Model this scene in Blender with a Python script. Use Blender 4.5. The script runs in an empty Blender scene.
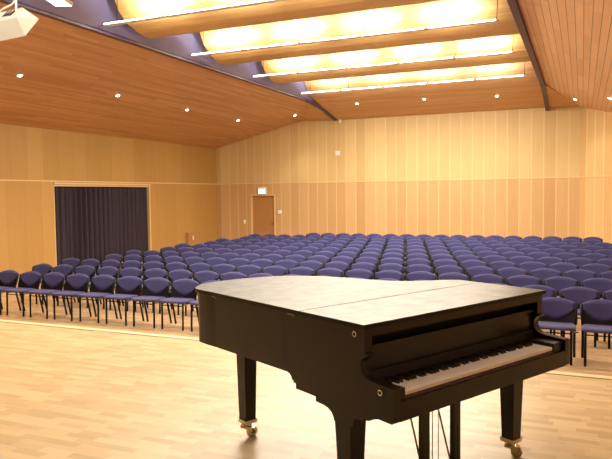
import bpy, bmesh, math, random
from mathutils import Vector, Matrix
from mathutils.geometry import tessellate_polygon
random.seed(7)
COL = bpy.context.scene.collection
PI = math.pi
R = math.radians

# ------------------------------------------------------------------ materials
def new_mat(name):
    m = bpy.data.materials.new(name); m.use_nodes = True
    nt = m.node_tree; b = nt.nodes['Principled BSDF']
    return m, nt, b

def lin(c):
    return tuple((v/255/12.92 if v/255 <= .04045 else ((v/255+.055)/1.055)**2.4) for v in c) + (1.0,)

def nd(nt, t, **k):
    n = nt.nodes.new(t)
    for a, v in k.items(): setattr(n, a, v)
    return n

def mth(nt, op, a, b=None, c=None):
    n = nd(nt, 'ShaderNodeMath', operation=op)
    for i, v in enumerate((a, b, c)):
        if v is None: continue
        if isinstance(v, (int, float)): n.inputs[i].default_value = v
        else: nt.links.new(v, n.inputs[i])
    return n.outputs[0]

def mixc(nt, fac, a, b, blend='MIX'):
    n = nd(nt, 'ShaderNodeMix', data_type='RGBA', blend_type=blend)
    for idx, v in ((0, fac), (6, a), (7, b)):
        if isinstance(v, (int, float)): n.inputs[idx].default_value = v
        elif isinstance(v, tuple): n.inputs[idx].default_value = v
        else: nt.links.new(v, n.inputs[idx])
    return n.outputs[2]

def plain(name, rgb, rough=.5, metal=0., emit=None, strength=0., noise=0., nscale=30, spec=.5):
    m, nt, b = new_mat(name)
    b.inputs['Base Color'].default_value = lin(rgb)
    b.inputs['Roughness'].default_value = rough
    b.inputs['Metallic'].default_value = metal
    b.inputs['Specular IOR Level'].default_value = spec
    if emit:
        b.inputs['Emission Color'].default_value = lin(emit)
        b.inputs['Emission Strength'].default_value = strength
    if noise > 0:
        tc = nd(nt, 'ShaderNodeTexCoord'); n = nd(nt, 'ShaderNodeTexNoise')
        n.inputs['Scale'].default_value = nscale; n.inputs['Detail'].default_value = 3
        nt.links.new(tc.outputs['Object'], n.inputs['Vector'])
        c = lin(rgb); d = tuple(v*(1-noise) for v in c[:3])+(1.,)
        nt.links.new(mixc(nt, n.outputs['Fac'], d, c), b.inputs['Base Color'])
    return m

def wood(name, cA, cB, cLine, across='X', along='Z', width=.4, length=50., line=.02, lineamt=.5,
         rough=.45, grain=.18, stripe=None, stripe_w=.0, stripe_amt=0., spec=.4, bump=0., endline=0., glaze=None):
    """boards of one width: each has a tone of its own, fine grain along it and a joint between"""
    m, nt, b = new_mat(name)
    tc = nd(nt, 'ShaderNodeTexCoord'); sp = nd(nt, 'ShaderNodeSeparateXYZ')
    nt.links.new(tc.outputs['Object'], sp.inputs[0])
    if isinstance(across, tuple):       # a direction in the ground plane
        u = mth(nt, 'ADD', mth(nt, 'MULTIPLY', sp.outputs['X'], across[0]), mth(nt, 'MULTIPLY', sp.outputs['Y'], across[1]))
    else: u = sp.outputs[across]
    v = sp.outputs[along]
    us = mth(nt, 'DIVIDE', u, width); iu = mth(nt, 'FLOOR', us); fu = mth(nt, 'SUBTRACT', us, iu)
    wn = nd(nt, 'ShaderNodeTexWhiteNoise', noise_dimensions='1D'); nt.links.new(iu, wn.inputs['W'])
    vs = mth(nt, 'ADD', mth(nt, 'DIVIDE', v, length), mth(nt, 'MULTIPLY', wn.outputs['Value'], 7.3))
    iv = mth(nt, 'FLOOR', vs); fv = mth(nt, 'SUBTRACT', vs, iv)
    cmb = nd(nt, 'ShaderNodeCombineXYZ'); nt.links.new(iu, cmb.inputs[0]); nt.links.new(iv, cmb.inputs[1])
    w2 = nd(nt, 'ShaderNodeTexWhiteNoise', noise_dimensions='2D'); nt.links.new(cmb.outputs[0], w2.inputs['Vector'])
    # grain
    g = nd(nt, 'ShaderNodeCombineXYZ')
    nt.links.new(mth(nt, 'MULTIPLY', u, 38.), g.inputs[0])
    nt.links.new(mth(nt, 'MULTIPLY', v, 1.2), g.inputs[1])
    nt.links.new(mth(nt, 'MULTIPLY', w2.outputs['Value'], 40.), g.inputs[2])
    no = nd(nt, 'ShaderNodeTexNoise'); no.inputs['Scale'].default_value = 1.; no.inputs['Detail'].default_value = 3.
    nt.links.new(g.outputs[0], no.inputs['Vector'])
    base = mixc(nt, w2.outputs['Value'], lin(cA), lin(cB))
    dark = mixc(nt, 1.0, base, tuple([1-grain*1.3, 1-grain*1.5, 1-grain*1.8, 1.]), 'MULTIPLY')
    c = mixc(nt, no.outputs['Fac'], base, dark)
    if stripe:
        sfac = mth(nt, 'MULTIPLY', mth(nt, 'LESS_THAN', fu, stripe_w), stripe_amt)
        c = mixc(nt, sfac, c, lin(stripe))
    e = mth(nt, 'MULTIPLY', mth(nt, 'GREATER_THAN', fu, 1-line), lineamt)
    c = mixc(nt, e, c, lin(cLine))
    if endline > 0:
        e2 = mth(nt, 'MULTIPLY', mth(nt, 'GREATER_THAN', fv, 1-endline), lineamt)
        c = mixc(nt, e2, c, lin(cLine))
    nt.links.new(c, b.inputs['Base Color'])
    b.inputs['Roughness'].default_value = rough
    b.inputs['Specular IOR Level'].default_value = spec
    return m

M = {}
M['wall_up'] = wood('maple_upper', (220,190,132), (206,174,116), (232,206,154), 'X', 'Z', .40, 60, .09, .45, grain=.14, rough=.5)
M['wall_lo'] = wood('maple_lower', (214,174,122), (198,156,104), (234,200,146), 'X', 'Z', .40, 60, .09, .5, grain=.16, rough=.5)
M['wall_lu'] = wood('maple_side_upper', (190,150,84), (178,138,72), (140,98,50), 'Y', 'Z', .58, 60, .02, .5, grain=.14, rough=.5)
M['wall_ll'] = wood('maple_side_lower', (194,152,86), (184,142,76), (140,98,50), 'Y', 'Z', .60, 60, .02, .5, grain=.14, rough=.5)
fd = (.594, -.804)
M['wall_ru'] = wood('maple_facet_upper', (226,192,134), (212,174,116), (236,208,158), fd, 'Z', .42, 60, .12, .6, grain=.15, rough=.5)
M['wall_rl'] = wood('maple_facet_lower', (230,190,134), (214,170,112), (236,204,156), fd, 'Z', .42, 60, .10, .6, grain=.15, rough=.5)
M['ceil_l'] = wood('cedar_ceiling_left', (228,182,132), (204,152,104), (120,72,40), 'X', 'Y', .105, 2.6, .06, .4, grain=.28, rough=.42, endline=.004)
M['ceil_r'] = wood('cedar_ceiling_right', (234,192,148), (220,174,130), (106,70,44), 'X', 'Y', .13, 2.2, .09, .8, grain=.16, rough=.45, endline=.004)
M['soffit'] = wood('cedar_soffit', (226,182,134), (210,162,114), (140,92,56), 'Y', 'X', .11, 2.6, .06, .35, grain=.28, rough=.45)
M['baffle'] = wood('baffle_wood', (228,190,128), (212,170,106), (168,122,70), 'Y', 'X', .07, 3., .08, .5, grain=.26, rough=.4)
M['purple'] = plain('purple_grey_paint', (128,124,166), .6, noise=.1, nscale=3)
M['beam'] = plain('dark_purple_beam_paint', (84,66,88), .5)
M['darkgap'] = plain('shadow_gap_black', (30,22,20), .8)
M['hallfloor'] = wood('hall_parquet', (208,176,136), (186,150,108), (150,110,74), 'Y', 'X', .06, .32, .03, .25, grain=.15, rough=.25, spec=.5)
M['trimwood'] = plain('trim_wood', (226,190,136), .45, noise=.15, nscale=12)
M['stage'] = wood('stage_parquet', (198,174,132), (172,146,104), (158,130,88), 'Y', 'X', .066, .24, .02, .2, grain=.14, rough=.36, spec=.45, endline=.004)
M['nosing'] = plain('stage_nosing_wood', (222,190,144), .4, noise=.12, nscale=15)
M['curtain'] = plain('plum_velvet', (50,37,47), .85, noise=.3, nscale=6)
M['doorwood'] = wood('door_veneer', (196,146,92), (180,130,78), (150,100,50), 'X', 'Z', .55, 50, .0, 0, grain=.25, rough=.4)
M['white'] = plain('white_plastic', (232,230,222), .4)
M['chrome'] = plain('brushed_steel', (200,200,200), .25, 1.)
M['beige'] = plain('cream_casing', (190,184,168), .5)
M['lampglow'] = plain('lamp_glow', (255,255,255), .4, emit=(255,240,210), strength=14.)
M['tubeglow'] = plain('fluorescent_glow', (255,255,255), .4, emit=(255,248,232), strength=9.)
M['signglow'] = plain('exit_sign_glow', (255,255,255), .4, emit=(248,255,248), strength=1.6)

def fabric(name, a, b_):
    m, nt, b = new_mat(name)
    tc = nd(nt, 'ShaderNodeTexCoord'); n = nd(nt, 'ShaderNodeTexNoise')
    n.inputs['Scale'].default_value = 260; n.inputs['Detail'].default_value = 2
    nt.links.new(tc.outputs['Object'], n.inputs['Vector'])
    nt.links.new(mixc(nt, n.outputs['Fac'], lin(a), lin(b_)), b.inputs['Base Color'])
    b.inputs['Roughness'].default_value = .9
    b.inputs['Sheen Weight'].default_value = .25
    b.inputs['Sheen Roughness'].default_value = .4
    b.inputs['Specular IOR Level'].default_value = .2
    return m
M['blue'] = fabric('blue_violet_upholstery', (64,61,102), (54,51,88))
M['shell'] = plain('chair_shell_dark', (13,9,11), .6, spec=.25)
M['chairleg'] = plain('chair_leg_dark', (20,13,15), .65, spec=.2)
M['link'] = plain('chair_link_grey', (96,90,100), .4)

def ebony(name, rgb, rough, coat, nz=0.):
    m, nt, b = new_mat(name)
    b.inputs['Base Color'].default_value = lin(rgb); b.inputs['Roughness'].default_value = rough
    b.inputs['Coat Weight'].default_value = coat; b.inputs['Specular IOR Level'].default_value = .38; b.inputs['Coat Roughness'].default_value = .3
    if nz > 0:
        tc = nd(nt, 'ShaderNodeTexCoord'); n = nd(nt, 'ShaderNodeTexNoise')
        n.inputs['Scale'].default_value = 9; n.inputs['Detail'].default_value = 8; n.inputs['Roughness'].default_value = .7
        nt.links.new(tc.outputs['Object'], n.inputs['Vector'])
        mr = nd(nt, 'ShaderNodeMapRange'); mr.inputs[3].default_value = rough-nz; mr.inputs[4].default_value = rough+nz
        mr.inputs[1].default_value = .3; mr.inputs[2].default_value = .7
        nt.links.new(n.outputs['Fac'], mr.inputs[0]); nt.links.new(mr.outputs[0], b.inputs['Roughness'])
        bp = nd(nt, 'ShaderNodeBump'); bp.inputs['Strength'].default_value = .012; bp.inputs['Distance'].default_value = .004
        nt.links.new(n.outputs['Fac'], bp.inputs['Height']); nt.links.new(bp.outputs[0], b.inputs['Normal'])
    return m
M['ebony'] = ebony('satin_ebony', (17,11,6), .36, 0.)
M['lidtop'] = ebony('worn_satin_lid', (26,21,14), .36, 0., .05)
M['lidtop'].node_tree.nodes['Principled BSDF'].inputs['Specular IOR Level'].default_value = .2
M['ivory'] = plain('ivory_key', (252,246,236), .3)
M['blackkey'] = plain('black_key', (14,11,10), .3)
M['brass'] = plain('brass', (190,178,150), .22, 1.)
M['felt'] = plain('red_brown_rail', (110,84,92), .5)
M['black'] = plain('matt_black', (16,12,10), .7)

# ------------------------------------------------------------------ mesh helpers
def obj(name, bm, mat, parent=None, smooth=False, loc=None):
    me = bpy.data.meshes.new(name)
    bmesh.ops.recalc_face_normals(bm, faces=bm.faces[:])
    bm.to_mesh(me); bm.free()
    if smooth:
        for p in me.polygons: p.use_smooth = True
    for mm in (mat if isinstance(mat, (list, tuple)) else [mat]): me.materials.append(mm)
    o = bpy.data.objects.new(name, me); COL.objects.link(o)
    if parent: o.parent = parent
    if loc: o.location = loc
    return o

def tag(o, label=None, cat=None, group=None, kind=None):
    if label: o['label'] = label
    if cat: o['category'] = cat
    if group: o['group'] = group
    if kind: o['kind'] = kind
    return o

def thing(name, loc, label, cat, group=None, rz=0):
    o = bpy.data.objects.new(name, None); COL.objects.link(o)
    o.location = loc; o.rotation_euler = (0, 0, rz)
    o.empty_display_size = .1
    return tag(o, label, cat, group)

def struct(name, bm, mat, parent=None):
    o = obj(name, bm, mat, parent)
    if parent is None: o['kind'] = 'structure'
    return o

def box(bm, x0, x1, y0, y1, z0, z1, mi=0):
    vs = [bm.verts.new(p) for p in ((x0,y0,z0),(x1,y0,z0),(x1,y1,z0),(x0,y1,z0),(x0,y0,z1),(x1,y0,z1),(x1,y1,z1),(x0,y1,z1))]
    for f in ((0,3,2,1),(4,5,6,7),(0,1,5,4),(1,2,6,5),(2,3,7,6),(3,0,4,7)):
        bm.faces.new([vs[i] for i in f]).material_index = mi

def bevel(bm, w, seg=2, ang=30):
    es = [e for e in bm.edges if len(e.link_faces) == 2 and e.calc_face_angle(0) > R(ang)]
    bmesh.ops.bevel(bm, geom=es, offset=w, segments=seg, affect='EDGES', profile=.5)

def bbox_bm(x0, x1, y0, y1, z0, z1, b=0.):
    bm = bmesh.new(); box(bm, x0, x1, y0, y1, z0, z1)
    if b > 0: bevel(bm, b)
    return bm

def prism(bm, pts, fn, d0, d1):
    """polygon pts mapped by fn(p, d) at d0 and d1"""
    a = [bm.verts.new(fn(p, d0)) for p in pts]; b = [bm.verts.new(fn(p, d1)) for p in pts]
    n = len(pts)
    fa = bm.faces.new(a); fb = bm.faces.new(b[::-1])
    for i in range(n): bm.faces.new((a[i], b[i], b[(i+1) % n], a[(i+1) % n]))
    return fa, fb

def tube(bm, pts, r, n=8, r2=None):
    """round bar through points, closed at the ends"""
    pts = [Vector(p) for p in pts]; rings = []
    for i, p in enumerate(pts):
        t = (pts[min(i+1, len(pts)-1)] - pts[max(i-1, 0)]).normalized()
        a = t.orthogonal().normalized() if i == 0 else (a - t*a.dot(t)).normalized()
        b = t.cross(a)
        rr = r if r2 is None else r + (r2-r)*i/(len(pts)-1)
        rings.append([bm.verts.new(p + a*rr*math.cos(2*PI*k/n) + b*rr*math.sin(2*PI*k/n)) for k in range(n)])
    for i in range(len(rings)-1):
        for k in range(n): bm.faces.new((rings[i][k], rings[i][(k+1) % n], rings[i+1][(k+1) % n], rings[i+1][k]))
    bm.faces.new(rings[0][::-1]); bm.faces.new(rings[-1])

def taper_box(bm, cx, cy, z0, z1, a0, b0, a1, b1):
    v = []
    for z, a, b in ((z0, a0, b0), (z1, a1, b1)):
        v += [bm.verts.new((cx+sx*a/2, cy+sy*b/2, z)) for sx, sy in ((-1,-1),(1,-1),(1,1),(-1,1))]
    for f in ((0,3,2,1),(4,5,6,7),(0,1,5,4),(1,2,6,5),(2,3,7,6),(3,0,4,7)): bm.faces.new([v[i] for i in f])

def poly(bm, pts, mi=0):
    f = bm.faces.new([bm.verts.new(p) for p in pts]); f.material_index = mi; return f

def slab(bm, pts, off):
    """solid: planar polygon thickened by the vector off"""
    off = Vector(off)
    a = [bm.verts.new(p) for p in pts]; b = [bm.verts.new(Vector(p)+off) for p in pts]; n = len(pts)
    bm.faces.new(a); bm.faces.new(b[::-1])
    for i in range(n): bm.faces.new((a[i], b[i], b[(i+1) % n], a[(i+1) % n]))

def grid_solid(front, back, nu, nv):
    """closed cushion between two surfaces sharing an outline"""
    bm = bmesh.new()
    F = [[bm.verts.new(front(i/nu*2-1, j/nv)) for j in range(nv+1)] for i in range(nu+1)]
    B = [[bm.verts.new(back(i/nu*2-1, j/nv)) for j in range(nv+1)] for i in range(nu+1)]
    for i in range(nu):
        for j in range(nv):
            bm.faces.new((F[i][j], F[i+1][j], F[i+1][j+1], F[i][j+1]))
            bm.faces.new((B[i][j], B[i][j+1], B[i+1][j+1], B[i+1][j]))
    for i in range(nu):
        bm.faces.new((F[i][0], B[i][0], B[i+1][0], F[i+1][0])); bm.faces.new((F[i][nv], F[i+1][nv], B[i+1][nv], B[i][nv]))
    for j in range(nv):
        bm.faces.new((F[0][j], F[0][j+1], B[0][j+1], B[0][j])); bm.faces.new((F[nu][j], B[nu][j], B[nu][j+1], F[nu][j+1]))
    return bm

# ------------------------------------------------------------------ the hall
XL, YB, YF = -14.25, 23.4, -7.0          # left wall, back wall, wall behind the stage
SX = 2.69                                # height of the seam between upper and lower wall panels
STG, EDGE = .635, 5.96                   # stage height, stage front edge
TL, TR = -8.75, -1.17                    # the two edges of the ceiling trough
ZT = 5.5
RM = .43
def zl(x): return 4.19 + .2385*(x-XL)
def zr(x): return ZT - RM*(x-TR)
XR, YR = 3.4, 18.66                      # where the angled corner meets the right wall

bm = bmesh.new(); slab(bm, [(XL-.3, EDGE-.1, 0), (XR+.3, EDGE-.1, 0), (XR+.3, YB+.3, 0), (XL-.3, YB+.3, 0)], (0,0,-.2))
struct('floor', bm, M['hallfloor'])
bm = bmesh.new(); box(bm, XL, XR, YF, EDGE-.12, 0, STG)
struct('stage_floor', bm, M['stage'])
bm = bmesh.new(); box(bm, XL, XR, EDGE-.09, EDGE, 0, STG)
bevel(bm, .008)
struct('trim_1', bm, M['nosing'])
bm = bmesh.new(); box(bm, XL, XR, EDGE-.12, EDGE-.09, 0, STG-.004)
struct('trim_2', bm, M['darkgap'])

# left wall with the curtained opening
CY0, CY1, CZ = 14.28, 18.75, 2.55
T = .3
bm = bmesh.new()
for y0, y1, z0, z1 in ((YF, CY0, 0, SX-.012), (CY1, YB, 0, SX-.012), (CY0, CY1, CZ, SX-.012)): box(bm, XL-T, XL, y0, y1, z0, z1)
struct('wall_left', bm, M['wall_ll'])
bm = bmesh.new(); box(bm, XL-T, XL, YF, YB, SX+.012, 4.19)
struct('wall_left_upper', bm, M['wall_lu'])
bm = bmesh.new(); box(bm, XL-T, XL+.008, YF, YB, SX-.018, SX+.018)
struct('trim_3', bm, M['trimwood'])
bm = bmesh.new()
box(bm, XL-.02, XL+.05, CY0-.02, CY1+.06, CZ+.045, CZ+.10)
box(bm, XL-.26, XL+.03, CY1-.012, CY1+.05, 0, CZ+.03)
box(bm, XL-.26, XL+.01, CY0-.02, CY0+.008, 0, CZ+.03)
box(bm, XL-.26, XL+.012, CY0, CY1, CZ-.012, CZ+.03)
bevel(bm, .004)
struct('trim_4', bm, M['trimwood'])
bm = bmesh.new(); box(bm, XL-1.2, XL-1.1, CY0-.5, CY1+.5, 0, CZ+.2)
struct('wall_behind_curtain', bm, M['darkgap'])

# back wall with the door opening
DX0, DX1, DZ = -12.60, -11.52, 2.20
bm = bmesh.new()
for x0, x1, z0, z1 in ((XL, DX0, 0, SX-.012), (DX1, -.08, 0, SX-.012), (DX0, DX1, DZ, SX-.012)): box(bm, x0, x1, YB, YB+T, z0, z1)
struct('wall_back', bm, M['wall_lo'])
P1x, P4x, ZB = -10.13, -.09, 5.10
bm = bmesh.new()
slab(bm, [(XL, YB, SX+.012), (P4x, YB, SX+.012), (P4x, YB, zr(P4x)+.05), (P4x, YB, ZB), (P1x, YB, ZB+.07), (XL, YB, 4.19)][0:2] + [(P4x, YB, 5.12), (P1x, YB, 5.18), (XL, YB, 4.19)], (0, T, 0))
struct('wall_back_upper', bm, M['wall_up'])
bm = bmesh.new(); box(bm, XL, -.08, YB-.012, YB+T, SX-.022, SX+.022)
struct('trim_5', bm, M['trimwood'])

# angled right corner and right wall
d = Vector((XR-P4x, YR-YB, 0)); nrm = Vector((-d.y, d.x, 0)).normalized()*T
def facet(z0a, z0b, z1a, z1b): 
    bm = bmesh.new(); slab(bm, [(P4x, YB, z0a), (XR, YR, z0b), (XR, YR, z1b), (P4x, YB, z1a)], nrm); return bm
struct('wall_right_corner', facet(0, 0, SX-.012, SX-.012), M['wall_rl'])
struct('wall_right_corner_upper', facet(SX+.012, SX+.012, 5.12, zr(XR)+.02), M['wall_ru'])
bm = bmesh.new(); slab(bm, [(P4x-.012, YB-.009, SX-.022), (XR-.012, YR-.009, SX-.022), (XR-.012, YR-.009, SX+.022), (P4x-.012, YB-.009, SX+.022)], nrm)
struct('trim_6', bm, M['trimwood'])
bm = bmesh.new(); box(bm, XR, XR+T, YF, YR, 0, zr(XR)+.02)
struct('wall_right', bm, M['wall_ll'])
bm = bmesh.new(); box(bm, XL, XR, YF-T, YF, 0, 7.2)
struct('wall_front', bm, M['wall_lo'])

# door
bm = bbox_bm(DX0+.03, DX1-.03, YB+.07, YB+.115, .01, DZ-.03, .003)
dr = struct('door_1', bm, M['doorwood'])
bm = bmesh.new()
tube(bm, [(DX1-.12, YB+.07, 1.02), (DX1-.12, YB+.02, 1.02), (DX1-.14, YB+.012, 1.02), (DX1-.27, YB+.012, 1.02)], .011)
bb = bmesh.new(); box(bm, DX1-.145, DX1-.095, YB+.062, YB+.07, .95, 1.08)
h = obj('door_handle', bm, M['chrome'], dr); h['label'] = 'steel lever handle'
bm = bmesh.new()
box(bm, DX0-.03, DX0+.03, YB-.012, YB+.12, 0, DZ+.03); box(bm, DX1-.03, DX1+.03, YB-.012, YB+.12, 0, DZ+.03); box(bm, DX0+.03, DX1-.03, YB-.012, YB+.12, DZ-.03, DZ+.03)
struct('trim_7', bm, M['trimwood'])
bm = bmesh.new(); box(bm, DX0-.3, DX1+.3, YB+.35, YB+.4, 0, DZ+.3)
struct('wall_behind_door', bm, M['darkgap'])

# ceiling: sloping wooden sides
bm = bmesh.new()
TX = -8.87
yq = 20.58
slab(bm, [(XL, YF, 4.19), (XL, YB, 4.19), (P1x, YB, zl(P1x)), (TX, yq, zl(TX)), (TX, YF, zl(TX))], (0, 0, .15))
struct('ceiling_left', bm, M['ceil_l'])
bm = bmesh.new()
RX = TR + .12
slab(bm, [(RX, YF, zr(RX)), (RX, yq, zr(RX)), (P4x, YB, zr(P4x)), (XR, YR, zr(XR)), (XR, YF, zr(XR))], (0, 0, .15))
struct('ceiling_right', bm, M['ceil_r'])
# back soffit: curves down from the last bay to the back wall
prof = [(19.98, 6.75), (20.02, 6.4), (20.10, 6.1), (20.27, 5.87), (20.55, 5.68), (20.95, 5.55), (21.5, 5.44), (22.3, 5.29), (23.42, 5.07)]
bm = bmesh.new()
x0, x1 = TL+.02, TR-.02
va = [bm.verts.new((x0, y, z)) for y, z in prof] + [bm.verts.new((x0, y, z)) for y, z in ((23.42, 5.3), (22.0, 5.6), (20.5, 6.75))]
vb = [bm.verts.new((x1, v.co.y, v.co.z)) for v in va]
n = len(va); bm.faces.new(va); bm.faces.new(vb[::-1])
for i in range(n): bm.faces.new((va[i], vb[i], vb[(i+1) % n], va[(i+1) % n]))
struct('ceiling_back', bm, M['soffit'])
bm = bmesh.new(); slab(bm, [(TX, yq, zl(TX)), (P1x, YB, 5.15), (TX+.04, YB, 5.07), (TX+.04, yq, zl(TX))], (0, 0, .12))
struct('ceiling_back_left', bm, M['soffit'])
bm = bmesh.new(); slab(bm, [(RX-.04, yq, zr(RX)), (P4x, YB, 5.04), (RX-.04, YB, 5.07)], (0, 0, .12))
struct('ceiling_back_right', bm, M['soffit'])
# purple trough behind the reflectors
bm = bmesh.new(); box(bm, TL-.1, TR+.1, YF, 23.4, 7.0, 7.15); struct('ceiling', bm, M['purple'])
bm = bmesh.new(); box(bm, TL-.12, TL, YF, 20.9, ZT-.0, 7.0); struct('ceiling_trough_left', bm, M['purple'])
bm = bmesh.new(); box(bm, TR, TR+.12, YF, 20.9, ZT-.0, 7.0); struct('ceiling_trough_right', bm, M['purple'])
def beam(name, xa, xb, ztop, zbot):
    pts = [(YF, ztop, zbot), (19.9, ztop, zbot), (20.8, ztop-.02, zbot-.03), (21.8, ztop-.14, zbot-.14), (23.35, ztop-.38, zbot-.40)]
    bm = bmesh.new()
    rings = [[bm.verts.new(p) for p in ((xa, y, b), (xb, y, b), (xb, y, t), (xa, y, t))] for y, t, b in pts]
    for i in range(len(rings)-1):
        for k in range(4): bm.faces.new((rings[i][k], rings[i][(k+1) % 4], rings[i+1][(k+1) % 4], rings[i+1][k]))
    bm.faces.new(rings[0][::-1]); bm.faces.new(rings[-1])
    bevel(bm, .006)
    struct(name, bm, M['beam'])
beam('trim_8', TL-.12, TL+.0, ZT+.02, ZT-.05)
beam('trim_9', TR+.0, TR+.12, ZT+.06, ZT-.14)

# ------------------------------------------------------------------ curved reflectors and light strips
def place_word(k, n): return ('nearest', 'second', 'third', 'fourth', 'fifth', 'sixth', 'seventh')[k]
rowsY = [.85, 3.95, 7.0, 10.12, 13.2, 16.33]
first_vis = 3
names_vis = {3: 'nearest of the visible rows, cut by the top of the picture', 4: 'second row counting down from the top of the picture', 5: 'third row counting down from the top, before the back soffit'}
for k, y in enumerate(rowsY):
    pr_ = [(y-.06, 6.85), (y-.03, 6.5), (y+.06, 6.14), (y+.22, 5.88), (y+.46, 5.70), (y+.78, 5.60), (y+1.08, 5.555), (y+1.2, 5.56)]
    back_ = [(py+.035, pz+.03) for py, pz in pr_[::-1]]
    pts = pr_ + back_
    bm = bmesh.new()
    fa, fb = prism(bm, pts, lambda p, x: (x, p[0], p[1]), TL+.28, TR-.06)
    lab = {3: 'curved wooden ceiling reflector nearest the stage in view, cut by picture top',
           4: 'curved wooden ceiling reflector, second from the stage in view',
           5: 'curved wooden ceiling reflector farthest back, just before the rear soffit'}.get(k, 'curved wooden ceiling reflector above the stage, outside the picture')
    o = obj('ceiling_reflector', bm, M['baffle'])
    tag(o, lab, 'ceiling reflector', 'curved reflectors in the ceiling trough')
for k, y in enumerate(rowsY + [19.75]):
    lab = {3: 'lit fluorescent strip in the top bay, left end over left ceiling edge near picture top',
           4: 'lit fluorescent strip in the second bay from the top of the picture',
           5: 'lit fluorescent strip in the third bay, one in front of the rearmost',
           6: 'lit fluorescent strip farthest back, in front of the rear wooden soffit'}.get(k, 'lit fluorescent strip above the stage, outside the picture')
    t = thing('light_strip', (0, y, 5.60), lab, 'strip light', 'fluorescent strips under the reflectors')
    xa, xb = TL+.05, TR-.36
    bm = bmesh.new(); prism(bm, [(-.045, .0), (.045, .0), (.03, .022), (-.03, .022)], lambda p, x: (x, p[0], p[1]-.04), xa, xb)
    obj('housing', bm, M['white'], t)
    nT = 5; L = (xb-xa-.02)/nT
    for i in range(nT):
        bm = bmesh.new(); a = xa+.0+i*L
        tube(bm, [(a+.05, 0, .0), (a+L-.05, 0, .0)], .019, 10)
        q = obj('tube_lamp', bm, M['tubeglow'], t, smooth=True)
    for x in [xa+.35+i*(xb-xa-.4)/5 for i in range(6)]:
        bm = bmesh.new(); tube(bm, [(x, 0, -.02), (x+.01, .02, .35), (x, 0, 1.38)], .006, 6)
        obj('hanging_wire', bm, M['darkgap'], t)

def area(name, loc, rot, sx, sy, e, col=(1, .93, .80)):
    l = bpy.data.lights.new(name, 'AREA'); l.shape = 'RECTANGLE'; l.size = sx; l.size_y = sy; l.energy = e; l.color = col
    o = bpy.data.objects.new(name, l); COL.objects.link(o); o.location = loc; o.rotation_euler = rot
    return o
def spot(name, loc, target, e, ang=100, blend=.6, col=(1, .90, .72), r=.05):
    l = bpy.data.lights.new(name, 'SPOT'); l.energy = e; l.spot_size = R(ang); l.spot_blend = blend; l.color = col; l.shadow_soft_size = r
    o = bpy.data.objects.new(name, l); COL.objects.link(o); o.location = loc
    o.rotation_euler = (Vector(target)-Vector(loc)).to_track_quat('-Z', 'Y').to_euler()
    return o
UP, DOWN = 170, 560
for k, y in enumerate(rowsY + [19.75]):
    xm = (TL+TR)/2 - .05
    for q in (-2.55, -.85, .85, 2.55):
        area('strip_light_up', (xm+q+(.15 if k % 2 else -.1), y, 5.628), (R(180-14), 0, 0), 1.1, .04, UP/4)
    area('strip_light_down', (xm, y, 5.552), (0, 0, 0), 6.6, .05, DOWN*(.18 if y < 2 else .32 if y < 5 else .55 if y < 8.5 else 1.), (1, .92, .77))

# recessed downlights
def downlight(x, y, z, slope, label, e=60, tgt=None):
    t = thing('recessed_downlight', (x, y, z), label, 'downlight', 'small recessed ceiling downlights')
    t.rotation_euler = slope
    bm = bmesh.new()
    n = 20
    ro = [bm.verts.new((.075*math.cos(2*PI*i/n), .075*math.sin(2*PI*i/n), -.001)) for i in range(n)]
    r1 = [bm.verts.new((.070*math.cos(2*PI*i/n), .070*math.sin(2*PI*i/n), -.012)) for i in range(n)]
    r2 = [bm.verts.new((.052*math.cos(2*PI*i/n), .052*math.sin(2*PI*i/n), -.010)) for i in range(n)]
    r3 = [bm.verts.new((.050*math.cos(2*PI*i/n), .050*math.sin(2*PI*i/n), -.001)) for i in range(n)]
    rs = [ro, r1, r2, r3]
    for a in range(4):
        for i in range(n): bm.faces.new((rs[a][i], rs[a][(i+1) % n], rs[(a+1) % 4][(i+1) % n], rs[(a+1) % 4][i]))
    obj('trim_ring', bm, M['white'], t, smooth=True)
    bm = bmesh.new(); bmesh.ops.create_uvsphere(bm, u_segments=14, v_segments=8, radius=.046); bmesh.ops.scale(bm, vec=(1, 1, .5), verts=bm.verts[:]); bmesh.ops.translate(bm, vec=(0, 0, -.010), verts=bm.verts[:])
    obj('lamp', bm, M['lampglow'], t, smooth=True)
    spot('downlight_beam', (x, y, z-.05), tgt or (x, y, 0), e)
sl = (0, -math.atan(.2385), 0)
for i, (y, lab) in enumerate(((10.47, 'round downlight in left sloping ceiling, leftmost in the picture'),
                 (13.68, 'second downlight from the left in the left sloping ceiling'),
                 (16.90, 'third downlight from the left in the left sloping ceiling'),
                 (20.12, 'fourth downlight from the left, small, in left ceiling toward back corner'))):
    downlight(-11.32, y, zl(-11.32), sl, lab, 70)
downlight(-10.0, 22.14, zl(-10.0), sl, 'downlight at back end of the left sloping ceiling, close to rear wall', 85)
for y in (7.25, 4.0, .8): downlight(-11.32, y, zl(-11.32), sl, 'downlight in left sloping ceiling beside the stage, outside the picture', 70)
def zs(y):
    for (a, b), (c, d_) in zip(prof, prof[1:]):
        if a <= y <= c: return b+(d_-b)*(y-a)/(c-a)
    return 5.1
ss = (math.atan(-.19), 0, 0)
for x, y, lab in ((-7.36, 21.66, 'left of the three downlights in the wooden soffit above the rear wall'),
                  (-4.96, 21.68, 'middle of three downlights in the wooden soffit above the rear wall'),
                  (-2.60, 21.89, 'right of the three downlights in the wooden soffit above the rear wall')):
    downlight(x, y, zs(y), ss, lab, 75, (x, y+.35, 0))
sr = (0, math.atan(RM), 0)
downlight(-.234, 21.84, zr(-.234), sr, 'downlight at the back of the right sloping ceiling above the corner', 70)
downlight(.663, 19.16, zr(.663), sr, 'downlight in right sloping ceiling cut by the right picture edge', 60)
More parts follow.
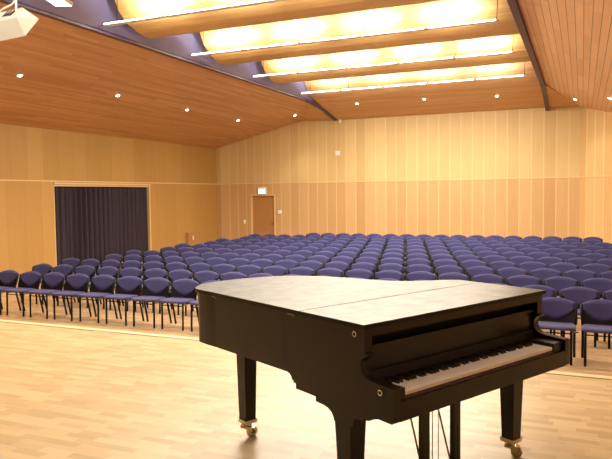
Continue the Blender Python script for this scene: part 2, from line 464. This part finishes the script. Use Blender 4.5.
for x, y in ((.9, 15.6), (.9, 12.4), (.9, 9.2), (.9, 5.9), (.9, 2.8)): downlight(x, y, zr(x), sr, 'downlight in right sloping ceiling, outside the picture', 60)

# ------------------------------------------------------------------ fittings on the walls
# curtain
bm = bmesh.new()
NY, NZ = 420, 10
def cx(y, z):
    s = y*2*PI
    a = .050+.015*math.sin(y*1.7)
    return XL-.085 + a*math.sin(s*4.3+.6*math.sin(s*.43)+.15*(z-1)) + .014*math.sin(s*9.1+1.2)
G = [[bm.verts.new((cx(CY0+.01+(CY1-CY0-.02)*i/NY, CZ*j/NZ), CY0+.01+(CY1-CY0-.02)*i/NY, .02+(CZ-.05)*j/NZ)) for j in range(NZ+1)] for i in range(NY+1)]
for i in range(NY):
    for j in range(NZ): bm.faces.new((G[i][j], G[i+1][j], G[i+1][j+1], G[i][j+1]))
cu = obj('curtain', bm, M['curtain'], smooth=True)
sm = cu.modifiers.new('thick', 'SOLIDIFY'); sm.thickness = .006
tag(cu, 'dark plum floor-length pleated curtain filling the opening in the left wall', 'curtain')

# exit sign over the door
t = thing('exit_sign', (-12.06, YB, 2.24), 'small white illuminated exit sign above the rear door', 'exit sign')
obj('sign_housing', bbox_bm(-.17, .17, -.09, 0, .0, .28, .008), M['white'], t)
q = obj('sign_face', bbox_bm(-.15, .15, -.096, -.09, .02, .2), M['signglow'], t)
bm = bmesh.new(); box(bm, -.185, -.168, -.08, 0, .12, .26)
obj('bracket', bm, M['darkgap'], t)

def plate(name, loc, sx, sz, label, cat, wall='back', m='white', depth=.015, parts=None):
    t = thing(name, loc, label, cat)
    if wall == 'back': bm = bbox_bm(-sx/2, sx/2, -depth, 0, -sz/2, sz/2, .003); b2 = bbox_bm(-sx*.28, sx*.28, -depth-.006, -depth, -sz*.28, sz*.28, .002)
    else: bm = bbox_bm(0, depth, -sx/2, sx/2, -sz/2, sz/2, .003); b2 = bbox_bm(depth, depth+.006, -sx*.28, sx*.28, -sz*.28, sz*.28, .002)
    obj('cover_plate', bm, M[m], t); q = obj('rocker', b2, M[m], t)
    return t
plate('wall_thermostat', (-11.29, YB, 1.50), .15, .15, 'square white control box on the rear wall right of the door', 'wall control', depth=.04)
plate('light_switch', (-12.93, YB, 1.09), .09, .17, 'white switch plate on the rear wall left of the door', 'light switch')
plate('wall_socket', (XL, 21.52, .53), .08, .16, 'white socket plate on left wall beside the small wooden box', 'wall socket', wall='left')
plate('wall_sensor', (-8.74, YB, 3.80), .17, .17, 'square white sensor box high on the rear wall', 'wall sensor', depth=.07)
obj_ = bbox_bm(XL, XL+.14, 21.0, 21.28, .05, .76, .006)
tag(obj('wall_box', obj_, M['doorwood']), 'slim wooden box on the left wall near the back corner', 'wall box')
t = thing('dome_detector', (-8.62, 23.33, 5.04), 'small round white globe where left ceiling beam meets rear wall', 'detector')
bm = bmesh.new(); bmesh.ops.create_uvsphere(bm, u_segments=16, v_segments=10, radius=.065); bmesh.ops.translate(bm, vec=(0, 0, -.03), verts=bm.verts[:])
obj('globe', bm, M['white'], t, smooth=True)
bm = bmesh.new(); tube(bm, [(0, 0, .0), (0, 0, .06)], .03, 12); obj('globe_mount', bm, M['white'], t)

# floodlight against the trough
t = thing('floodlight', (-8.27, 8.48, 5.56), 'square white lit floodlight panel at the top left of the ceiling', 'floodlight')
t.rotation_euler = (R(-8), R(6), R(8))
bm = bbox_bm(-.17, .17, -.22, .22, .0, .07, .01); obj('lamp_housing', bm, M['white'], t)
bm = bbox_bm(-.155, .155, -.205, .205, -.006, .0); obj('lamp_panel', bm, M['tubeglow'], t)
bm = bmesh.new(); tube(bm, [(-.18, 0, .05), (-.2, 0, .14), (-.1, 0, .3), (0, 0, .32), (.1, 0, .3), (.2, 0, .14), (.18, 0, .05)], .01); tube(bm, [(0, 0, .31), (0, 0, 1.46)], .012)
obj('yoke', bm, M['chrome'], t)

# projector hanging at top left
t = thing('ceiling_projector', (-5.62, 5.06, 4.0), 'cream ceiling-hung projector box at top left corner of the picture', 'projector')
bm = bmesh.new()
v = {k: bm.verts.new(p) for k, p in dict(a=(-.55,-.06,.06), b=(.20,-.06,.09), c=(.31,-.06,-.11), d=(-.55,-.06,-.15),
     e=(-.55,.19,.25), f=(.02,.19,.28), g=(.25,.19,.13), h=(-.55,.19,.09)).items()}
for f in ('abcd', 'efgh', 'aefb', 'bfgc', 'cghd', 'dhea'): bm.faces.new([v[c] for c in f])
bevel(bm, .012)
obj('casing', bm, M['beige'], t)
bm = bmesh.new()
for k in range(3): slab(bm, [(-.10+.05*k, .02, .152), (-.08+.05*k, .02, .152), (-.12+.05*k, .13, .238), (-.14+.05*k, .13, .238)], (0, 0, .006))
obj('vent', bm, M['black'], t)
bm = bmesh.new(); tube(bm, [(-.42, -.055, -.04), (-.42, -.085, -.04)], .05, 16)
obj('lens', bm, M['black'], t)
for x in (-.35, .0):
    bm = bmesh.new(); tube(bm, [(x, .12, .15), (x, .12, 2.1)], .012); obj('suspension_pole', bm, M['white'], t)
bm = bmesh.new(); tube(bm, [(-.3, .1, .2), (-.2, .12, .27), (-.06, .12, .30), (.02, .12, .36), (.055, .12, .5), (.06, .12, 2.1)], .01); obj('cable', bm, M['white'], t)

# white box at the far left of the front row
t = thing('white_equipment_box', (-9.83, 8.17, 0), 'white box on the floor at the left picture edge beside the front row', 'box')
obj('box_body', bbox_bm(-.24, .0, -.15, .15, .03, .34, .015), M['white'], t)
bm = bmesh.new(); box(bm, -.22, -.02, -.13, .13, 0, .03); obj('box_base', bm, M['white'], t)

# ------------------------------------------------------------------ chairs
def ybk(x, z):       # front face of the backrest, y towards the back of the hall
    return -.115 + .33*(z-.45) - .036*(x/.275)**2
def ztop(x): return .795 - .066*(abs(x)/.275)**2.1

def make_chair():
    root = bpy.data.objects.new('stacking_chair', None); COL.objects.link(root)
    # shell
    def hw(z): return .252 + .023*min(1, max(0, (z-.44)/.22))
    def sh(off):
        def f(u, v):
            zt = ztop(.275*u)-.004; z = .445 + v*(zt-.445); x = u*hw(z)
            return (x, ybk(x, z)+off, z)
        return f
    bmS = grid_solid(sh(.012), sh(.030), 14, 8)
    sh_o = obj('backrest', bmS, M['shell'], root, smooth=False)
    # cushion
    def zb(x): return .508 + .172*(abs(x)/.258)**1.9
    def cu(front):
        def f(u, v):
            x = .258*u; z = zb(x) + v*(ztop(x)-zb(x))
            e = min(1, 6*min(v, 1-v)+.0)*min(1, 7*(1-abs(u)))
            th = .030*math.sqrt(max(0, e)) if front else -.004
            return (x, ybk(x, z)+.011-th, z + (0 if front else 0))
        return f
    cu_o = obj('back_cushion', grid_solid(cu(True), cu(False), 20, 12), M['blue'], sh_o, smooth=True)
    cu_o['label'] = 'blue-violet shield-shaped pad'
    # seat
    def seat(top):
        def f(u, v):
            y = -.50 + .42*v
            wd = .245 + .012*math.sin(PI*v) - .035*max(0, (.18-v)/.18)**2
            x = wd*u
            yy = y - .018*(1-u*u)*(1-v)
            e = min(1, 8*min(v, 1-v))*min(1, 8*(1-abs(u)))
            z = .462 + (.022*math.sqrt(max(0, e)) if top else -.026*math.sqrt(max(0, e))) + (.012*(1-v) if top else .006*(1-v))
            return (x, yy, z)
        return f
    s = obj('seat', grid_solid(seat(True), seat(False), 16, 12), M['blue'], root, smooth=True)
    for sx in (-1, 1):
        bm = bmesh.new(); tube(bm, [(sx*.207, -.44, 0), (sx*.207, -.43, .44)], .0165, 8); obj('leg', bm, M['chairleg'], root, smooth=True)
        bm = bmesh.new(); tube(bm, [(sx*.245, .0, 0), (sx*.243, -.06, .25), (sx*.243, -.112, .44), (sx*.252, -.118, .52), (sx*.260, -.085, .60), (sx*.264, -.044, .728)], .0165, 8); obj('leg', bm, M['chairleg'], root, smooth=True)
    bm = bmesh.new()
    tube(bm, [(-.207, -.432, .40), (.207, -.432, .40)], .009, 6); tube(bm, [(-.243, -.10, .40), (.243, -.10, .40)], .009, 6)
    for sx in (-1, 1): tube(bm, [(sx*.207, -.432, .425), (sx*.243, -.108, .425)], .010, 6)
    obj('seat_frame', bm, M['chairleg'], root, smooth=True)
    bm = bmesh.new(); box(bm, .235, .29, -.450, -.428, .418, .436)
    bevel(bm, .004); o = obj('row_link', bm, M['link'], root); 
    return root

proto = make_chair()
def dup_chair(src):
    r = src.copy(); COL.objects.link(r)
    for ch in src.children:
        c = ch.copy(); COL.objects.link(c); c.parent = r
        for g in ch.children:
            e = g.copy(); COL.objects.link(e); e.parent = c
    return r
S, RP = .589, 1.139
ORD = ['zeroth', 'first', 'second', 'third', 'fourth', 'fifth', 'sixth', 'seventh', 'eighth', 'ninth', 'tenth', 'eleventh', 'twelfth', 'thirteenth', 'fourteenth', 'fifteenth', 'sixteenth', 'seventeenth', 'eighteenth', 'nineteenth', 'twentieth', 'twenty-first', 'twenty-second']
ranges = {1: (-7, 11), 2: (-7, 12), 3: (-7, 12), 4: (-6, 13), 5: (-6, 13), 6: (-5, 14), 7: (-5, 15), 8: (-4, 15), 9: (-4, 16), 10: (-3, 16), 11: (-3, 16), 12: (1, 17)}
first = True
for i in range(1, 13):
    a, b = ranges[i]
    for j in range(a, b+1):
        x = -6.20 - .2945*(i-1) + S*j; y = 9.147 + RP*(i-1)
        if i == 12: x -= .24
        if first: c = proto; first = False
        else: c = dup_chair(proto)
        c.location = (x + random.uniform(-.006, .006), y + random.uniform(-.01, .01), 0)
        c.rotation_euler = (0, 0, R(random.uniform(-1, 1)))
        nl, nr = j-a+1, b-j+1
        rowname = 'front row' if i == 1 else ('back row' if i == 12 else '%s row from the stage' % ORD[i])
        if i == 1 and j == 10: lab = 'blue-violet chair in the front row, right beside the keyboard end of the piano'
        elif i == 1 and j == 11: lab = 'blue-violet front row chair cut by the right edge of the picture'
        elif i == 1 and j == 1: lab = 'blue-violet front row chair, only its back top showing above the piano tail'
        elif i == 1 and 2 <= j <= 9: lab = 'blue-violet front row chair hidden behind the piano'
        elif nl == 1: lab = 'blue-violet chair at the left end of the %s' % rowname
        elif nr == 1: lab = 'blue-violet chair at the right end in view, %s' % rowname
        elif nl <= nr or i == 1: lab = 'blue-violet chair, %s from the left end, %s' % (ORD[nl], rowname)
        else: lab = 'blue-violet chair, %s from the right end in view, %s' % (ORD[nr], rowname)
        tag(c, lab, 'chair', 'blue audience chairs in staggered rows')

# ------------------------------------------------------------------ grand piano
pn = thing('grand_piano', (-.887, 2.678, STG), 'dark ebony grand piano with closed worn lid and open keyboard on the stage', 'piano', rz=R(62.426))
W = 1.502
def ex(p, z): return (p[0], p[1], z)
def catmull(P, n=6, closed=False):
    out = []
    for i in range(len(P)-1):
        p0 = P[max(i-1, 0)]; p1 = P[i]; p2 = P[i+1]; p3 = P[min(i+2, len(P)-1)]
        for k in range(n):
            t_ = k/n
            out.append(tuple(.5*((2*p1[d])+(-p0[d]+p2[d])*t_+(2*p0[d]-5*p1[d]+4*p2[d]-p3[d])*t_*t_+(-p0[d]+3*p1[d]-3*p2[d]+p3[d])*t_**3) for d in (0, 1)))
    out.append(P[-1]); return out
tail = catmull([(0, 1.30), (-.006, 1.43), (.010, 1.53), (.105, 1.642), (.25, 1.698), (.45, 1.708), (.64, 1.68), (.81, 1.60), (.95, 1.43), (1.045, 1.20), (1.11, .99), (1.18, .86), (1.32, .75), (1.43, .70), (W, .63)], 5)
def inset(pts, cx_, cy_, d_):     # pull an outline towards the inside by d
    out = []
    n = len(pts)
    for i in range(n):
        a = Vector(pts[i-1]+(0,)); b = Vector(pts[i]+(0,)); c = Vector(pts[(i+1) % n]+(0,))
        e1 = (b-a); e2 = (c-b)
        if e1.length < 1e-6 or e2.length < 1e-6: out.append(pts[i]); continue
        n1 = Vector((e1.y, -e1.x, 0)).normalized(); n2 = Vector((e2.y, -e2.x, 0)).normalized()
        m_ = (n1+n2); k = d_/max(.35, (1+n1.dot(n2))/2)/2
        out.append((b.x+m_.x*k, b.y+m_.y*k))
    return out
HF = .462
lid = [(W, HF+.002), (0, HF+.002)] + tail
bm = bmesh.new(); prism(bm, lid, ex, .978, 1.0); bevel(bm, .006, 2, 50)
ld = obj('lid', bm, M['lidtop'], pn); ld['label'] = 'main lid, worn satin top'
bm = bmesh.new(); box(bm, 0, W, -.004, HF-.001, .978, 1.0); bevel(bm, .006, 2, 50)
lf = obj('lid_flap', bm, M['lidtop'], pn); lf['label'] = 'folding front flap of the lid'
bm = bmesh.new(); box(bm, .067, W-.067, .012, .035, .938, .976); bevel(bm, .004)
obj('lid_rail', bm, M['ebony'], lf)
bm = bmesh.new(); tube(bm, [(.01, HF+.0005, .9995), (W-.01, HF+.0005, .9995)], .0022, 6); obj('lid_hinge', bm, M['ebony'], ld)
# case
JY = .60
outl = [(W, JY-.02), (0, JY-.02)] + tail
case = inset(outl, 0, 0, .016)
bm = bmesh.new(); prism(bm, case, ex, .662, .976); bevel(bm, .008, 2, 60)
rim = obj('rim', bm, M['ebony'], pn)
def arc(cx_, cz_, r_, a0, a1, n=6): return [(cx_+r_*math.cos(R(a0+(a1-a0)*k/n)), cz_+r_*math.sin(R(a0+(a1-a0)*k/n))) for k in range(n+1)]
side = [(.62, .976), (.012, .976), (.012, .866), (-.002, .864), (-.006, .857), (.0, .850), (.014, .848), (.026, .838), (.034, .823), (.036, .806), (.034, .790), (.027, .775), (.015, .763), (-.002, .754), (-.025, .749), (-.067, .746), (-.155, .740), (-.163, .735),
        (-.163, .594), (-.155, .586), (-.075, .588), (-.045, .58), (-.02, .566), (.085, .545), (.09, .505), (.222, .503)]
side += [(.226, .520), (.240, .538), (.265, .552), (.30, .559), (.358, .562), (.358, .586), (.515, .589), (.515, .627), (.548, .628), (.553, .643), (.567, .656), (.59, .662), (.62, .662)]
for nm, xa, xb in (('bass', .016, .066), ('treble', W-.066, W-.016)):
    bm = bmesh.new()
    tris = tessellate_polygon([[Vector((p[0], p[1], 0)) for p in side]])
    ca = [bm.verts.new((xa, p[0], p[1])) for p in side]; cb = [bm.verts.new((xb, p[0], p[1])) for p in side]
    for q in tris:
        bm.faces.new([ca[k] for k in q]); bm.faces.new([cb[k] for k in q[::-1]])
    for k in range(len(side)): bm.faces.new((ca[k], cb[k], cb[(k+1) % len(side)], ca[(k+1) % len(side)]))
    obj('side_cheek', bm, M['ebony'], pn)
bm = bmesh.new(); box(bm, .066, W-.066, -.14, .60, .592, .64); obj('key_bed', bm, M['ebony'], pn)
bm = bmesh.new(); box(bm, .066, W-.066, .115, .585, .66, .972); obj('action_case', bm, M['black'], pn)
bm = bmesh.new(); box(bm, .066, W-.066, -.162, -.142, .588, .676); bevel(bm, .004)
ks = obj('key_slip', bm, M['ebony'], pn)
bm = bmesh.new(); box(bm, .105, W-.105, -.142, -.128, .66, .684); obj('felt_rail', bm, M['felt'], ks)
for xa, xb in ((.068, .113), (W-.158, W-.068)):
    bm = bmesh.new(); box(bm, xa, xb, -.145, .03, .64, .728); bevel(bm, .004); obj('key_block', bm, M['ebony'], pn)
bm = bmesh.new()
prism(bm, [(.046, .884), (.058, .884), (.085, .76), (.085, .735), (.062, .735), (.052, .76)], lambda p, x: (x, p[0], p[1]), .068, W-.068)
fbd = obj('fallboard', bm, M['ebony'], pn)
bm = bmesh.new(); box(bm, .068, W-.068, .032, .058, .874, .889); bevel(bm, .003); obj('fallboard_rail', bm, M['ebony'], fbd)
bm = bmesh.new(); box(bm, .068, W-.068, .036, .052, .70, .765); obj('shade_strip', bm, M['black'], fbd)  # matt black strip added to paint in the shade behind the keys
# keys
k0, k1 = .115, W-.160
kw = (k1-k0)/52
white0 = None
for k in range(52):
    if white0 is None:
        bm = bmesh.new(); box(bm, .0005, kw-.0005, -.138, .045, .690, .708); bevel(bm, .0012, 1)
        white0 = obj('white_key', bm, M['ivory'], pn); o = white0
    else: o = white0.copy(); COL.objects.link(o); o.parent = pn
    o.location = (k0+k*kw, 0, 0)
blk0 = None
for k in range(51):
    n_ = (k+5) % 7                      # leftmost white key is A
    if n_ in (2, 6): continue            # no black key after E and B
    if blk0 is None:
        bm = bmesh.new(); prism(bm, [(-.043, .706), (.045, .706), (.045, .722), (-.036, .722)], lambda p, x: (x, p[0], p[1]), -.0065, .0065)
        blk0 = obj('black_key', bm, M['blackkey'], pn); o = blk0
    else: o = blk0.copy(); COL.objects.link(o); o.parent = pn
    o.location = (k0+(k+1)*kw, 0, 0)
# legs and casters
def leg(cx_, cy_, ztop_, zsh=.0, at=.115, ab=.078, cap=False, rot=0):
    bm = bmesh.new(); zb_ = .118
    taper_box(bm, 0, 0, zb_, ztop_, ab, ab, at, at); bevel(bm, .004)
    l = obj('leg', bm, M['ebony'], pn, loc=(cx_, cy_, 0)); l.rotation_euler = (0, 0, rot)
    bm = bmesh.new(); taper_box(bm, 0, 0, .092, .118, ab*.86, ab*.86, ab*.95, ab*.95); bevel(bm, .003)
    tube(bm, [(0, 0, .094), (0, 0, .062)], .02, 14)
    f = obj('ferrule', bm, M['brass'], l)
    bm = bmesh.new()
    prism(bm, [(-.03, .075), (.0, .078), (.03, .062), (.045, .03), (.03, .026), (.012, .048), (-.03, .062)], lambda p, x: (x, p[0], p[1]), -.024, -.017)
    prism(bm, [(-.03, .075), (.0, .078), (.03, .062), (.045, .03), (.03, .026), (.012, .048), (-.03, .062)], lambda p, x: (x, p[0], p[1]), .017, .024)
    box(bm, -.024, .024, -.03, .0, .062, .078)
    tube(bm, [(-.03, .03, .034), (.03, .03, .034)], .006, 8)
    tube(bm, [(.024, .03, .034), (.05, .045, .05)], .004, 6)
    g = obj('caster_fork', bm, M['brass'], l)
    bm = bmesh.new(); tube(bm, [(-.015, .03, .033), (.015, .03, .033)], .033, 24); bevel(bm, .003, 2, 60)
    w_ = obj('caster_wheel', bm, M['brass'], l)
    g.rotation_euler = w_.rotation_euler = (0, 0, R(215)); g.scale = w_.scale = f.scale = (1.3, 1.3, 1.0); w_.scale = (1.3, 1.0, 1.0)
    return l
leg(.070, .165, .512, at=.105)
leg(W-.160, .122, .60, at=.105)
leg(.318, 1.425, .662, at=.10)
# pedal lyre
bm = bmesh.new(); box(bm, .56, .872, .10, .20, .57, .592); bevel(bm, .004); ly = obj('pedal_lyre', bm, M['ebony'], pn)
for x in (.585, .845):
    bm = bmesh.new(); box(bm, x-.026, x+.026, .134, .166, .07, .57); bevel(bm, .004); obj('lyre_post', bm, M['ebony'], ly)
bm = bmesh.new(); box(bm, .54, .89, .09, .23, .035, .075); bevel(bm, .006); obj('pedal_box', bm, M['ebony'], ly)
for x in (.645, .715, .785):
    bm = bmesh.new(); prism(bm, [(.10, .045), (.02, .040), (-.03, .032), (-.055, .024), (-.055, .034), (-.03, .044), (.10, .059)], lambda p, x_: (x_, p[0], p[1]), x-.014, x+.014)
    obj('pedal', bm, M['brass'], ly)
for x in (.652, .70):
    bm = bmesh.new(); tube(bm, [(x, .15, .07), (x, .15, .57)], .003, 6); obj('pedal_rod', bm, M['brass'], ly)
for x in (.60, .83):
    bm = bmesh.new(); tube(bm, [(x, .17, .09), (x+.01, .34, .60)], .0055, 8); obj('lyre_brace', bm, M['brass'], ly)
# fittings on the bass side
def knob(y, z):
    bm = bmesh.new()
    n = 18
    tube(bm, [(.017, y, z), (.010, y, z)], .014, n); k_ = obj('lock_knob', bm, M['chrome'], pn)
    bm = bmesh.new(); tube(bm, [(.011, y, z), (.0085, y, z)], .008, n); obj('knob_hole', bm, M['black'], k_)
    return k_
knob(.071, .946); knob(-.090, .712)
for y, dz in ((.549, .972), (1.315, .972)):
    bm = bmesh.new(); box(bm, .012, .0165, y-.025, y+.025, dz-.004, dz-.001); box(bm, .012, .0165, y-.025, y-.021, dz-.014, dz-.004)
    obj('lid_hook', bm, M['brass'], pn)

# ------------------------------------------------------------------ camera
cam = bpy.data.cameras.new('camera'); co = bpy.data.objects.new('camera', cam); COL.objects.link(co)
cam.sensor_width = 36; cam.lens = 36*637/612; cam.clip_start = .05; cam.clip_end = 200
co.matrix_world = Matrix(((0.91776626, -0.01153730, 0.39695338, 0), (0.39695705, 0.05537263, -0.91616536, 0), (-0.01141028, 0.99839910, 0.05539895, 2.22), (0, 0, 0, 1)))
sc = bpy.context.scene; sc.camera = co
w = bpy.data.worlds.new('world'); sc.world = w; w.use_nodes = True
w.node_tree.nodes['Background'].inputs[0].default_value = (.6, .5, .4, 1); w.node_tree.nodes['Background'].inputs[1].default_value = .1
sc.view_settings.view_transform = 'Standard'; sc.view_settings.look = 'None'
sc.view_settings.gamma = 1; sc.view_settings.use_curve_mapping = False
sc.view_settings.exposure = 0.08
